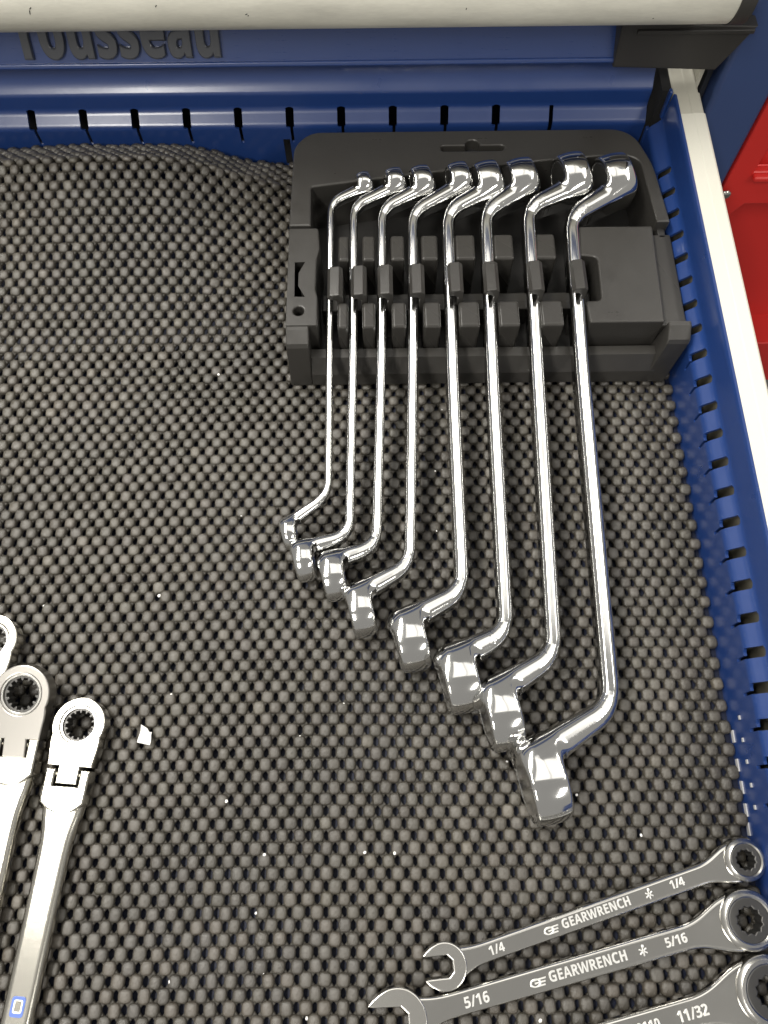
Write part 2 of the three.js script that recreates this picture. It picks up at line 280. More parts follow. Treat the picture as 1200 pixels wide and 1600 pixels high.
// ------------------------------------------------------------------ grip mat: moulded beads on a web
const sstep = (a, b, x) => { const t = Math.min(1, Math.max(0, (x - a) / (b - a))); return t * t * (3 - 2 * t); };
function lift(x, z) {                                                  // the back left of the mat curls up against the back wall
  const A = 31 * (1 - sstep(-112, 2, x)) ** 1.1 * sstep(-29, -42, x) * (0.86 + 0.14 * sstep(-215, -140, x));
  const u = Math.min(1, Math.max(0, (-190 - z) / 100)); let y = A * u ** 1.7;
  if (z < -290) { const q = (-290 - z) / 27; y -= Math.min(A * 0.9, 17) * q; }
  return y + 0.6 * Math.sin(x * 0.05 + 1.3) * Math.sin(z * 0.043) ;
}
{
  const t = thing('grip_mat', 'dark grey beaded rubber grip mat lining the whole drawer bottom', 'drawer mat');
  const px = 6.35, pz = 4.12, list = [];
  const warp = (x, z) => 0.7 * Math.sin(x * 0.021 + z * 0.017 + 0.5) + 0.4 * Math.sin(z * 0.05 - x * 0.013);
  for (let c = 0; c < 2 * 68; c++) {                                   // half-pitch columns; every second row belongs to the odd ones
    const x0 = 129.6 - c * px / 2; let z = 108 - (c % 2) * pz, acc = 0;
    let first = true;
    while (z > -316.5) {
      if (!first) { let left = 2 * pz; while (left > 0) { const d = Math.min(0.8, left), sl = (lift(x0, z - 0.4) - lift(x0, z)) / 0.4; z -= d / Math.sqrt(1 + sl * sl); left -= d; } }
      first = false; if (z < -316.5) break;
      const x = x0 + (x0 < 120 ? warp(x0, z) * sstep(125, 90, x0) : 0) + (rnd() - 0.5) * 0.35, zz = z + (rnd() - 0.5) * 0.35 + 0.5 * warp(z, x0);
      if (zz < -317) continue;
      const e = 0.5, sx = (lift(x + e, zz) - lift(x - e, zz)) / (2 * e), sz = (lift(x, zz + e) - lift(x, zz - e)) / (2 * e);
      list.push({ x, z: zz, y: 2.35 + lift(x, zz), n: V3(-sx, 1, -sz).normalize() });
    }
  }
  const bead = new THREE.SphereGeometry(1, 14, 10); const bp = bead.attributes.position;
  for (let i = 0; i < bp.count; i++) { const v = V3().fromBufferAttribute(bp, i), f = (q, e) => Math.sign(q) * Math.abs(q) ** e; bp.setXYZ(i, f(v.x, 0.66) * 2.33 * MM, f(v.y, 0.85) * 1.75 * MM, f(v.z, 0.72) * 2.5 * MM); }
  bead.computeVertexNormals();
  const up = V3(0, 1, 0);
  const place = (o, b) => { o.position.set(b.x * MM, b.y * MM, b.z * MM); o.quaternion.setFromUnitVectors(up, b.n).multiply(new THREE.Quaternion().setFromAxisAngle(up, (rnd() < 0.5 ? 0 : Math.PI) + (rnd() - 0.5) * 0.3)); o.scale.set(0.91 + rnd() * 0.17, 0.8 + rnd() * 0.36, 0.92 + rnd() * 0.15); o.rotateX((rnd() - 0.5) * 0.22); o.rotateZ((rnd() - 0.5) * 0.22); };
  // nearest, largest-looking beads in view are parts of their own
  const seen = (b) => { const v = V3(b.x * MM, b.y * MM, b.z * MM); camera.updateMatrixWorld(); v.project(camera); return Math.abs(v.x) < 0.98 && v.y > -0.985 && v.y < 1; };
  const near = list.filter(seen).sort((a, b) => b.z - a.z).slice(0, 300); const isNear = new Set(near);
  const tones = [M.rubber, M.rubberWarm, M.rubberCool];
  for (const b of near) { const m = new THREE.Mesh(bead, tones[Math.floor(rnd() * 3)]); m.name = 'bead'; m.castShadow = m.receiveShadow = true; place(m, b); t.add(m); }
  const rest = list.filter((b) => !isNear.has(b)), inst = new THREE.InstancedMesh(bead, M.rubber, rest.length), o = new THREE.Object3D();
  rest.forEach((b, i) => { place(o, b); o.updateMatrix(); inst.setMatrixAt(i, o.matrix); const b2 = b, k = (0.82 + rnd() * 0.3) * (1 + 0.12 * Math.sin(b2.x * 0.031 + 2 * Math.sin(b2.z * 0.017)) + 0.08 * Math.sin(b2.z * 0.06 + b2.x * 0.043)) * (rnd() < 0.04 ? 1.45 : 1); inst.setColorAt(i, lin(k, k * (0.97 + rnd() * 0.04), k * (0.94 + rnd() * 0.05))); });
  inst.name = 'beads'; inst.userData.kind = 'stuff'; inst.castShadow = inst.receiveShadow = true; t.add(inst);
  // web of cords under the beads
  const cords = [];
  const cord = (b, dx, dz) => { const a = Math.atan2(dx, dz), L = Math.hypot(dx, dz), y1 = lift(b.x + dx, b.z + dz) - lift(b.x, b.z); return new RoundedBoxGeometry(2.7, 1.7, L, 1, 0.5).rotateX(-Math.atan2(y1, L)).rotateY(a).translate(b.x + dx / 2, 1.75 + (lift(b.x, b.z) + lift(b.x + dx, b.z + dz)) / 2, b.z + dz / 2); };
  for (const b of list) for (const s of [-1, 1]) if (b.x + s * px / 2 < 131.5 && b.z - pz > -317) cords.push(cord(b, s * px / 2, -pz));
  part('web', cords, M.web, t).userData.kind = 'stuff';
}

// ------------------------------------------------------------------ offset ring wrenches: one forged surface, meshed from a distance field
function surfaceNets(f, X, Y, Z) {                                     // non-uniform grid -> smooth closed surface, pulled onto f = 0
  const nx = X.length, ny = Y.length, nz = Z.length, F = new Float32Array(nx * ny * nz), id = (i, j, k) => (k * ny + j) * nx + i;
  for (let k = 0; k < nz; k++) for (let j = 0; j < ny; j++) for (let i = 0; i < nx; i++) F[id(i, j, k)] = f(X[i], Y[j], Z[k]);
  const vid = new Int32Array(nx * ny * nz).fill(-1), P = [];
  const ed = [[0, 1], [2, 3], [4, 5], [6, 7], [0, 2], [1, 3], [4, 6], [5, 7], [0, 4], [1, 5], [2, 6], [3, 7]];
  for (let k = 0; k < nz - 1; k++) for (let j = 0; j < ny - 1; j++) for (let i = 0; i < nx - 1; i++) {
    let inside = 0; const v = [];
    for (let c = 0; c < 8; c++) { const q = F[id(i + (c & 1), j + (c >> 1 & 1), k + (c >> 2))]; v.push(q); if (q < 0) inside++; }
    if (!inside || inside === 8) continue;
    let sx = 0, sy = 0, sz = 0, n = 0;
    for (const [a, b] of ed) if ((v[a] < 0) !== (v[b] < 0)) { const t = v[a] / (v[a] - v[b]), g = (A, o, c, d) => A[o + c] * (1 - t) + A[o + d] * t; sx += g(X, i, a & 1, b & 1); sy += g(Y, j, a >> 1 & 1, b >> 1 & 1); sz += g(Z, k, a >> 2, b >> 2); n++; }
    vid[id(i, j, k)] = P.length / 3; P.push(sx / n, sy / n, sz / n);
  }
  const T = [], q4 = (a, b, c, d, flip) => { if (a < 0 || b < 0 || c < 0 || d < 0) return; flip ? T.push(a, c, b, a, d, c) : T.push(a, b, c, a, c, d); };
  for (let k = 1; k < nz - 1; k++) for (let j = 1; j < ny - 1; j++) for (let i = 1; i < nx - 1; i++) {
    const s = F[id(i, j, k)] < 0;
    if (s !== F[id(i + 1, j, k)] < 0) q4(vid[id(i, j - 1, k - 1)], vid[id(i, j, k - 1)], vid[id(i, j, k)], vid[id(i, j - 1, k)], !s);
    if (s !== F[id(i, j + 1, k)] < 0) q4(vid[id(i - 1, j, k - 1)], vid[id(i - 1, j, k)], vid[id(i, j, k)], vid[id(i, j, k - 1)], !s);
    if (s !== F[id(i, j, k + 1)] < 0) q4(vid[id(i - 1, j - 1, k)], vid[id(i, j - 1, k)], vid[id(i, j, k)], vid[id(i - 1, j, k)], !s);
  }
  const Nn = new Float32Array(P.length), e = 0.06;
  for (let v = 0; v < P.length; v += 3) {
    let x = P[v], y = P[v + 1], z = P[v + 2], gx, gy, gz;
    for (let it = 0; it < 3; it++) {
      gx = (f(x + e, y, z) - f(x - e, y, z)) / (2 * e); gy = (f(x, y + e, z) - f(x, y - e, z)) / (2 * e); gz = (f(x, y, z + e) - f(x, y, z - e)) / (2 * e);
      const g2 = gx * gx + gy * gy + gz * gz || 1;
      if (it < 2) { let st = f(x, y, z) / g2; st = Math.max(-0.4, Math.min(0.4, st)); x -= st * gx; y -= st * gy; z -= st * gz; }
    }
    P[v] = x; P[v + 1] = y; P[v + 2] = z; const l = Math.hypot(gx, gy, gz) || 1; Nn[v] = gx / l; Nn[v + 1] = gy / l; Nn[v + 2] = gz / l;
  }
  return { P, N: Nn, T };
}
function subset(net, keep) {
  const map = new Map(), pos = [], nor = [], uv = [], idx = [], { P, N, T } = net;
  for (let t = 0; t < T.length; t += 3) { const z = (P[T[t] * 3 + 2] + P[T[t + 1] * 3 + 2] + P[T[t + 2] * 3 + 2]) / 3; if (!keep(z)) continue;
    for (let c = 0; c < 3; c++) { const v = T[t + c]; if (!map.has(v)) { map.set(v, pos.length / 3); pos.push(P[v * 3], P[v * 3 + 1], P[v * 3 + 2]); nor.push(N[v * 3], N[v * 3 + 1], N[v * 3 + 2]); uv.push((P[v * 3] + P[v * 3 + 1]) * 0.02, P[v * 3 + 2] * 0.02); } idx.push(map.get(v)); } }
  const g = new THREE.BufferGeometry(); g.setAttribute('position', new THREE.Float32BufferAttribute(pos, 3)); g.setAttribute('normal', new THREE.Float32BufferAttribute(nor, 3)); g.setAttribute('uv', new THREE.Float32BufferAttribute(uv, 2)); g.setIndex(idx); return g;
}
function star(points, ro, ri) { const p = new THREE.Path(); for (let i = 0; i < points * 2; i++) { const a = i * Math.PI / points, r = i % 2 ? ri : ro; i ? p.lineTo(r * Math.cos(a), r * Math.sin(a)) : p.moveTo(r * Math.cos(a), r * Math.sin(a)); } p.closePath(); return p; }
function offsetWrench(d, label) {
  const [tx, tz, tbx, tbz, mx, mz, bbx, bbz, bx, bz, ty, by] = d.p, { R, t, w, Rt } = d, tt = d.tt;
  const h = w * 1.62, slope = Math.atan2(ty - by, bz - tz), k = 1 / Math.cos(slope);
  const L = (x, z) => V2(x - bx, (z - bz) * k);
  const ax = 0.21, axT = 0.27, A = V2(Math.cos(ax), -Math.sin(ax)), AT = V2(Math.cos(axT), -Math.sin(axT));               // ring axis in plan
  const Cb = V2(0, 0), Ct = L(tx, tz), TB = L(tbx, tbz), BB = L(bbx, bbz), MID = L(mx, mz);
  // path: ring - bend - shank - bend - ring
  const eb = Cb.clone().addScaledVector(A, -t * 0.2).add(V2(0, -R * 0.68)), et = Ct.clone().addScaledVector(AT, tt * 0.24).add(V2(0, Rt * 0.68));
  const raw = [et, TB, MID, BB, eb], path = [];
  const fr = [0, 5 + Rt * 0.3, 12, 6 + R * 0.2, 0];
  raw.forEach((p, i) => {
    if (i === 0 || i === 4) { path.push(p); return; }
    const a = raw[i - 1].clone().sub(p), b = raw[i + 1].clone().sub(p), r = Math.min(fr[i], a.length() * 0.55, b.length() * 0.45);
    const p0 = p.clone().addScaledVector(a.normalize(), r), p1 = p.clone().addScaledVector(b.normalize(), r), n = i === 2 ? 3 : 10;
    for (let q = 0; q <= n; q++) { const u = q / n; path.push(p0.clone().multiplyScalar((1 - u) * (1 - u)).addScaledVector(p, 2 * u * (1 - u)).addScaledVector(p1, u * u)); }
  });
  const n = path.length, wA = [], wB = [];
  for (let i = 0; i < n; i++) {                                        // section grows from the bend into the ring
    const dt = path[i].distanceTo(et), db = path[i].distanceTo(eb), lt = TB.distanceTo(et) * 1.05, lb = BB.distanceTo(eb) * 1.05;
    const u = Math.max(1 - dt / lt, 1 - db / lb, 0), g = u ** 0.75, top = 1 - dt / lt > 1 - db / lb, re = top ? Rt : R, te = top ? tt : t;
    wA.push(w / 2 * (1 + 0.12 * Math.min(1, u * 4)) + (te * 0.44 - w / 2) * g); wB.push(h / 2 + (re * 0.78 - h / 2) * g);
  }
  const PX = path.map((p) => p.x), PZ = path.map((p) => p.y);
  const sx = [], sz = [], sl = []; for (let i = 0; i < n - 1; i++) { sx.push(PX[i + 1] - PX[i]); sz.push(PZ[i + 1] - PZ[i]); sl.push(1 / (sx[i] * sx[i] + sz[i] * sz[i])); }
  
  const rings = [[Cb.x, Cb.y, A, R, t, R * 0.81, Math.min(1.2, R * 0.11)], [Ct.x, Ct.y, AT, Rt, tt, Rt * 0.79, Math.min(1.1, Rt * 0.11)]];
  const f = (x, y, z) => {
    let best = 1e9, bi = 0, bt = 0;
    for (let i = 0; i < n - 1; i++) { const dx = x - PX[i], dz = z - PZ[i]; let u = (dx * sx[i] + dz * sz[i]) * sl[i]; u = u < 0 ? 0 : u > 1 ? 1 : u; const ex = dx - u * sx[i], ez = dz - u * sz[i], q = ex * ex + ez * ez; if (q < best) { best = q; bi = i; bt = u; } }
    const a = wA[bi] + (wA[bi + 1] - wA[bi]) * bt, b = wB[bi] + (wB[bi + 1] - wB[bi]) * bt, r = a * 0.86;
    const qx = Math.sqrt(best) - (a - r), qy = Math.abs(y) - (b - r);
    let D = Math.hypot(Math.max(qx, 0), Math.max(qy, 0)) + Math.min(Math.max(qx, qy), 0) - r;
    for (const [cx, cz, A, R, t, Ri, rr] of rings) {
      const dx = x - cx, dz = z - cz, al = dx * A.x + dz * A.y, pe = dz * A.x - dx * A.y, rad = Math.hypot(pe, y);
      if (rad > R + 8 || Math.abs(al) > t / 2 + 8) continue;
      const bulge = 0.75 * (1 - (2 * al / t) ** 2);
      const u = rad - (R + bulge - rr), v = Math.abs(al) - (t / 2 - rr);
      const ring = Math.hypot(Math.max(u, 0), Math.max(v, 0)) + Math.min(Math.max(u, v), 0) - rr;
      const kk = 2.2 + R * 0.24, hh = Math.max(kk - Math.abs(D - ring), 0) / kk; D = Math.min(D, ring) - hh * hh * kk * 0.25;
      const ch = Math.max(0, Math.abs(al) - (t / 2 - 0.7));
      const hole = Math.max(rad - (Ri + Math.min(ch, 1.2)), Math.abs(al) - (t / 2 + 2.5));
      D = Math.max(D, -hole);
    }
    return D;
  };
  const cell = Math.max(0.36, R / 23), lo = Math.min(0, Ct.x, ...PX) - t - 3, hi = Math.max(0, Ct.x, ...PX) + t + 3, lin_ = (a, b, s) => { const m = Math.ceil((b - a) / s), o = []; for (let i = 0; i <= m; i++) o.push(a + (b - a) * i / m); return o; };
  const X = lin_(lo, hi, cell), Y = lin_(-R - 2.2, R + 2.2, cell);
  const zb0 = BB.y - 16 - R * 0.3, zt1 = TB.y + 16 + R * 0.3;
  const Z = [...lin_(Ct.y - R - 2.2, zt1, cell), ...lin_(zt1, zb0, 3.2).slice(1, -1), ...lin_(zb0, R + 2.2, cell)];
  const net = surfaceNets(f, X, Y, Z);
  const o = thing('offset_wrench', label, 'wrench', [bx, by, bz], 'chrome offset ring wrenches in the holder');
  o.rotation.x = slope;
  part('shank', subset(net, (z) => z <= zb0 && z >= zt1), M.chrome, o);
  for (const [keep, C, turn, t, Ri] of [[(z) => z > zb0, Cb, ax, d.t, R * 0.81], [(z) => z < zt1, Ct, axT, tt, Rt * 0.79]]) {
    const end = part('box_end', subset(net, keep), M.chrome, o);
    const s = new THREE.Shape(); s.absarc(0, 0, Ri + 0.25, 0, Math.PI * 2); s.holes.push(star(12, Ri * 0.97, Ri * 0.79));
    const g = new THREE.ExtrudeGeometry(s, { depth: t - 1.4, bevelEnabled: true, bevelSize: 0.3, bevelThickness: 0.4, bevelOffset: -0.3, bevelSegments: 2, curveSegments: 40 }).translate(0, 0, -(t - 1.4) / 2).rotateY(Math.PI / 2 + turn).translate(C.x, 0, C.y);
    part('twelve_point_socket', g, M.chromeInner, end);
  }
  return o;
}
const wrenchData = [
  { p: [-7.5, -271.2, -22.5, -260.7, -22.6, -184.8, -22.8, -123.9, -38.4, -108.1, 35.9, 14], R: 5.4, Rt: 4.2, tt: 6, t: 5.8, w: 2.9, l: 'shortest chrome offset ring wrench, in the slot by the left end of the holder' },
  { p: [6.5, -272.4, -12.1, -258.5, -12.4, -184.4, -14.1, -106.5, -32.1, -96.3, 35.6, 14], R: 7.4, Rt: 5.2, tt: 7.4, t: 7.6, w: 3.7, l: 'second shortest chrome offset ring wrench, second from the left in the holder' },
  { p: [18.8, -272.1, 0.7, -256.8, -0.3, -184, -3.2, -101.7, -20.2, -89.6, 35.3, 14], R: 8.8, Rt: 6.5, tt: 8.4, t: 9, w: 4.1, l: 'third shortest chrome offset ring wrench, third from the left in the holder' },
  { p: [35.8, -273.6, 14.6, -255.1, 13.1, -183.5, 9.9, -93.3, -9.2, -75.7, 35.1, 14], R: 9.4, Rt: 6.8, tt: 8.8, t: 9.4, w: 4.5, l: 'fourth shortest chrome offset ring wrench, fourth from the left in the holder' },
  { p: [48.8, -272.4, 30.3, -255, 29.6, -171.1, 30.1, -82.5, 9.7, -63.5, 34.6, 14.5], R: 10.8, Rt: 8.4, tt: 10.4, t: 11.6, w: 5.4, l: 'fourth longest chrome offset ring wrench, fifth from the left in the holder' },
  { p: [64.2, -273.8, 47.5, -255, 46.3, -170.5, 45.9, -65.8, 27.6, -48.4, 34.3, 15], R: 11.4, Rt: 8.6, tt: 11.6, t: 12.8, w: 5.7, l: 'third longest chrome offset ring wrench, third from the right in the holder' },
  { p: [87.8, -274.3, 66.8, -256.6, 65.1, -169.9, 63.1, -56.8, 42.2, -35.4, 34, 15.6], R: 12, Rt: 10.6, tt: 11.6, t: 12.4, w: 5.9, l: 'second longest chrome offset ring wrench, second from the right in the holder' },
  { p: [107.1, -273.3, 85.7, -251.4, 83.6, -169.1, 81.8, -37.5, 55.3, -11.9, 33.4, 17.2], R: 13.4, Rt: 11, tt: 12.4, t: 13.4, w: 6.4, l: 'longest chrome offset ring wrench, beside the wide right block of the holder' },
];
for (const d of wrenchData) offsetWrench(d, d.l);

// ------------------------------------------------------------------ black plastic holder
{
  const t = thing('wrench_holder', 'black plastic holder gripping eight chrome offset wrenches at the back right corner', 'tool holder', [0, 4.6, 0]);
  const T = 29;                                                       // top face above the base
  // hinged back panel with the recess for the upper ring ends
  const back = shapeOf([[-41.3, -249, 0.8], [-40.6, -297, 9], [-33, -305.5, 9], [120, -305.5, 14], [127.5, -283, 6], [130.5, -249, 0.8], [124.5, -249, 0.5], [121.8, -286, 4], [114, -289.5, 3], [76, -286, 2], [40, -281.8, 2], [2, -276.6, 2], [-31.8, -271.5, 1.5], [-31.4, -249, 0.5]], 1);
  const slotH = new THREE.Path(); [[29, 293.4], [39.5, 293.4], [39.8, 293.4], [48, 293.4], [58.5, 293.4]].forEach(() => {});
  slotH.moveTo(30.5, 292.6); slotH.lineTo(57, 292.6); slotH.absarc(57, 294.3, 1.7, -Math.PI / 2, Math.PI / 2); slotH.lineTo(47.6, 296); slotH.absarc(43.8, 296, 3.4, 0, Math.PI); slotH.lineTo(30.5, 296); slotH.absarc(30.5, 294.3, 1.7, Math.PI / 2, Math.PI * 1.5); slotH.closePath();
  back.holes.push(slotH);
  part('back_panel', slab(back, 0, T, 0.9, 3), M.black, t);
  part('slot_shade_plug', box(28.4, 59.2, 14, 23.5, -300.2, -291.8), M.dark, t);  // near-black plug painting the shade inside the hang slot
  part('recess_floor', [box(-33, 124, 0.3, 2.2, -290, -200)], M.blackDeep, t);
  part('hinge', rbox(-40, -32.5, 14, 27, -250.5, -245, 0.6), M.blackDeep, t);
  part('hinge', rbox(126, 129.5, 12, 24, -250.5, -244, 0.6), M.blackDeep, t);
  // left block with the bow-tie opening and round hole
  const lb = shapeOf([[-41.2, -247.6], [-28, -247.6, 1.5], [-27.2, -236, 1], [-28.4, -230, 1], [-28.6, -214, 1], [-27.6, -210, 1], [-27.4, -195.4, 1], [-41, -195.4]], 0.8);
  const bow = new THREE.Path(); [[-38.7, 229.2], [-32.6, 229.2], [-35.4, 222.5], [-35.4, 216], [-32.2, 209.4], [-38.3, 209.4]].forEach((p, i) => i ? bow.lineTo(...p) : bow.moveTo(...p)); bow.closePath(); lb.holes.push(bow);
  const rh = new THREE.Path(); rh.absarc(-35.6, 202.8, 2.3, 0, Math.PI * 2); lb.holes.push(rh);
  part('left_block', slab(lb, 0.4, T, 0.7, 3), M.black, t);
  // feet at the front corners, chamfered towards the viewer
  const foot = (x0, x1, lean) => { const s = new THREE.Shape(); [[195.8, 0], [195.8, 28.2], [193.6, 28.2], [188.4, 25.4], [187.4, 23.6], [183.6, 0]].forEach((p, i) => i ? s.lineTo(...p) : s.moveTo(...p)); s.closePath(); const g = new THREE.ExtrudeGeometry(s, { depth: x1 - x0 - 1.4, bevelEnabled: true, bevelSize: 0.7, bevelThickness: 0.7, bevelOffset: -0.7, bevelSegments: 3 }); g.rotateY(Math.PI / 2).translate(x0 + 0.7, 0, 0); const p = g.attributes.position; for (let i = 0; i < p.count; i++) p.setX(i, p.getX(i) + lean * (24 - p.getY(i)) / 24); g.computeVertexNormals(); return g; };
  part('left_foot', foot(-41, -31.2, -0.4), M.black, t);
  part('right_foot', foot(121.4, 131.2, -3.6), M.black, t);
  // right block with a notch for the last clip, lower flange beside it
  const rb = shapeOf([[88, -246.6, 1.2], [122, -246.6, 0.8], [120.2, -195.2, 0.8], [88.4, -195.2, 1.2], [88, -206.4, 1.2], [94.6, -206.4, 2.5], [95.4, -229.6, 2.5], [88.2, -230.6, 1.2]], 0.8);
  part('right_block', slab(rb, 0.4, T, 0.8, 3), M.black, t);
  part('right_flange', rbox(119.6, 131.6, 0.2, 24, -246, -196.4, 0.7), M.black, t);
  // posts between the shanks, two rows
  const lx = [-18.9, -8.3, 4.3, 17.9, 33, 50, 68], hx = [-14.4, -2.8, 10.4, 25.2, 41.8, 58.9, 77.6];
  const post = (x0, x1, z0, z1) => { const g = new RoundedBoxGeometry(x1 - x0, T - 0.4, z1 - z0, 4, 1.3).translate((x0 + x1) / 2, T / 2 + 0.2, (z0 + z1) / 2); const p = g.attributes.position; for (let i = 0; i < p.count; i++) { const k = 1 + 0.1 * (T - p.getY(i)) / T; p.setX(i, (x0 + x1) / 2 + (p.getX(i) - (x0 + x1) / 2) * (1 + 0.04 * (k - 1) / 0.1)); p.setZ(i, (z0 + z1) / 2 + (p.getZ(i) - (z0 + z1) / 2) * k); } return g; };
  for (let i = 0; i < 7; i++) part('post', post(lx[i], hx[i], -243, -229.2), M.black, t);
  for (let i = 0; i < 7; i++) part('post', post(lx[i], hx[i], -207, -194), M.black, t);
  part('cross_bar', rbox(-27, 95, 2, 13.5, -223, -214, 0.8), M.black, t);
  // clips hooking over the shanks
  const clipX = [-22.9, -12.6, -1.3, 12.3, 28.7, 43.9, 63, 81.3];
  for (let i = 0; i < 8; i++) {
    const x = clipX[i], wd = 6.2, ys = wrenchData[i].w * 0.81 + 26.9 + 0.5;     // underside rests on the shank
    const s = new THREE.Shape(); const c = [[x + 0.2, ys], [x - 0.3, ys + 1.6], [x + 0.9, ys + 3.3], [x + wd - 1.6, ys + 3.8], [x + wd, ys + 2.4], [x + wd + 0.6, 2], [x + wd - 2.6, 2], [x + wd - 2.4, ys - 1], [x + wd - 3.4, ys]];
    c.forEach((p, j) => j ? s.lineTo(...p) : s.moveTo(...p)); s.closePath();
    const g = new THREE.ExtrudeGeometry(s, { depth: 14.2, bevelEnabled: true, bevelSize: 0.5, bevelThickness: 0.6, bevelOffset: -0.5, bevelSegments: 2 }).translate(0, 0, -222);
    part('clip', g, M.black, t);
  }
  // front wall: ledge, slope and skirt
  const fw = new THREE.Shape(); [[193, 0.2], [193, 14.5], [188.6, 14.5], [184.6, 7], [183.6, 0.2]].forEach((p, i) => i ? fw.lineTo(...p) : fw.moveTo(...p)); fw.closePath();
  part('front_wall', new THREE.ExtrudeGeometry(fw, { depth: 152, bevelEnabled: true, bevelSize: 0.5, bevelThickness: 0.5, bevelOffset: -0.5, bevelSegments: 2 }).rotateY(Math.PI / 2).translate(-31, 0, 0), M.black, t);
}

// ------------------------------------------------------------------ ratcheting combination wrenches, bottom right
function flatText(s, size, x, z, capScale = 1) { const g = text(s, size, 0.35); g.rotateX(-Math.PI / 2); const b = g.boundingBox; return g.scale(capScale, 1, 1).translate(x, 0, z); }
function comboWrench(o) {
  const { a, b, wd, rj, slotW, R, label } = o, dx = b[0] - a[0], dz = b[1] - a[1], L = Math.hypot(dx, dz);
  const t = thing('combination_wrench', label, 'wrench', [a[0], 4.5, a[1]], 'ratcheting combination wrenches at the front right');
  t.rotation.y = -Math.atan2(dz, dx);
  // handle: flared flat bar
  const h = wd / 2, s = new THREE.Shape();
  s.moveTo(rj * 0.45, rj * 0.62); s.bezierCurveTo(rj * 1.25, h * 1.15, rj * 1.3, h, rj * 2.3, h); s.lineTo(L - R * 2.4, h * 1.08); s.bezierCurveTo(L - R * 1.5, h * 1.1, L - R * 1.2, R * 0.85, L - R * 0.45, R * 0.93);
  s.lineTo(L - R * 0.45, -R * 0.93); s.bezierCurveTo(L - R * 1.2, -R * 0.85, L - R * 1.5, -h * 1.1, L - R * 2.4, -h * 1.08); s.lineTo(rj * 2.3, -h); s.bezierCurveTo(rj * 1.3, -h, rj * 1.25, -h * 1.15, rj * 0.45, -rj * 0.8); s.closePath();
  part('handle', slab(s, 1.6, 5.6, 1.3, 6, 20), M.polish, t);
  // open jaw
  const j = new THREE.Shape(), ang = Math.PI - 0.2, c = Math.cos(ang), sn = Math.sin(ang), P = (u, v) => [u * c - v * sn, u * sn + v * c];     // u along the opening
  const q = slotW / 2, ua = Math.sqrt(Math.max(0, (rj * 1.02) ** 2 - q * q));
  const pts = []; const a0 = Math.atan2(q * 1.0, ua * 0.98), N = 44;
  for (let i = 0; i <= N; i++) { const w = a0 + (2 * Math.PI - 2 * a0) * i / N; const e = 1 + 0.1 * Math.exp(-((Math.min(w, 2 * Math.PI - w) - a0) ** 2) / 0.12); pts.push(P(rj * e * Math.cos(w), rj * e * Math.sin(w))); }
  pts.push(P(ua * 0.86, -q)); pts.push(P(-rj * 0.12, -q)); pts.push(P(-rj * 0.34, -q * 0.5)); pts.push(P(-rj * 0.34, q * 0.5)); pts.push(P(-rj * 0.12, q)); pts.push(P(ua * 0.86, q));
  pts.forEach((p, i) => i ? j.lineTo(...p) : j.moveTo(...p)); j.closePath();
  part('open_jaw', slab(j, 1.2, 5.9, 0.55, 3), M.steel, t);
  // ratchet ring
  const hgt = 7.4, Rg = R * 0.72;
  const lathe = new THREE.LatheGeometry([[Rg, 0.2], [R - 0.8, 0.2], [R, 1], [R, hgt - 1.9], [R - 0.25, hgt - 1], [R - 0.9, hgt - 0.35], [R - 1.5, hgt], [Rg + 0.5, hgt], [Rg, hgt - 0.4], [Rg, 0.2]].map((p) => V2(...p)), 64);
  const ring = part('ratchet_ring', toCreasedNormals(lathe, 0.5).translate(L, 0, 0), M.steel, t);
  const gs = new THREE.Shape(); gs.absarc(0, 0, Rg + 0.1, 0, Math.PI * 2); gs.holes.push(star(12, o.hole, o.hole * 0.86));
  part('gear', slab(gs, 0.8, hgt - 0.5, 0.4, 2, 32).translate(L, 0, 0), M.gear, ring);
  // stamped lettering on the handle
  const y = 5.58;
  for (const [str, size, x, z, cs] of o.marks) part('stamped_lettering', flatText(str, size, x, z, cs).translate(0, y - 0.12, 0), M.letter, t);
  if (o.logo) { const [x, z, k] = o.logo, bars = []; for (let i = 0; i < 3; i++) bars.push(rbox(x + i * 0.5 * k, x + 4.6 * k - i * 0.3 * k, y - 0.1, y + 0.22, z - 2.4 * k + i * 0.95 * k, z - 1.9 * k + i * 0.95 * k, 0.1, 1)); bars.push(new THREE.TorusGeometry(1.1 * k, 0.25, 6, 20).rotateX(Math.PI / 2).scale(1.5, 1, 1).translate(x + 0.8 * k, y + 0.05, z - 1.3 * k)); part('stamped_logo', bars, M.letter, t); }
  if (o.symbol) { const [x, z] = o.symbol, bars = []; for (let i = 0; i < 3; i++) bars.push(rbox(-1.5, 1.5, -0.1, 0.22, -0.22, 0.22, 0.1, 1).rotateY(i * Math.PI / 3 + 0.5).translate(x, y, z)); bars.push(new THREE.SphereGeometry(0.5, 8, 6).scale(1, 0.4, 1).translate(x + 0.3, y + 0.05, z - 1.5)); part('stamped_symbol', bars, M.letter, t); }
  return t;
}
comboWrench({ a: [18.8, 45.8], b: [125.2, 14.2], wd: 6.4, rj: 7.4, slotW: 6.4, R: 7.2, hole: 3.4, label: 'ratcheting combination wrench marked 1/4, uppermost of those at the front right',
  marks: [['1/4', 2.8, 15.5, 1.5, 0.95], ['GEARWRENCH', 2.9, 42, 1.3, 0.93], ['1/4', 2.7, 82.5, 1.1, 0.95]], logo: [36.5, 1.6, 0.95], symbol: [74.5, 0.2] });
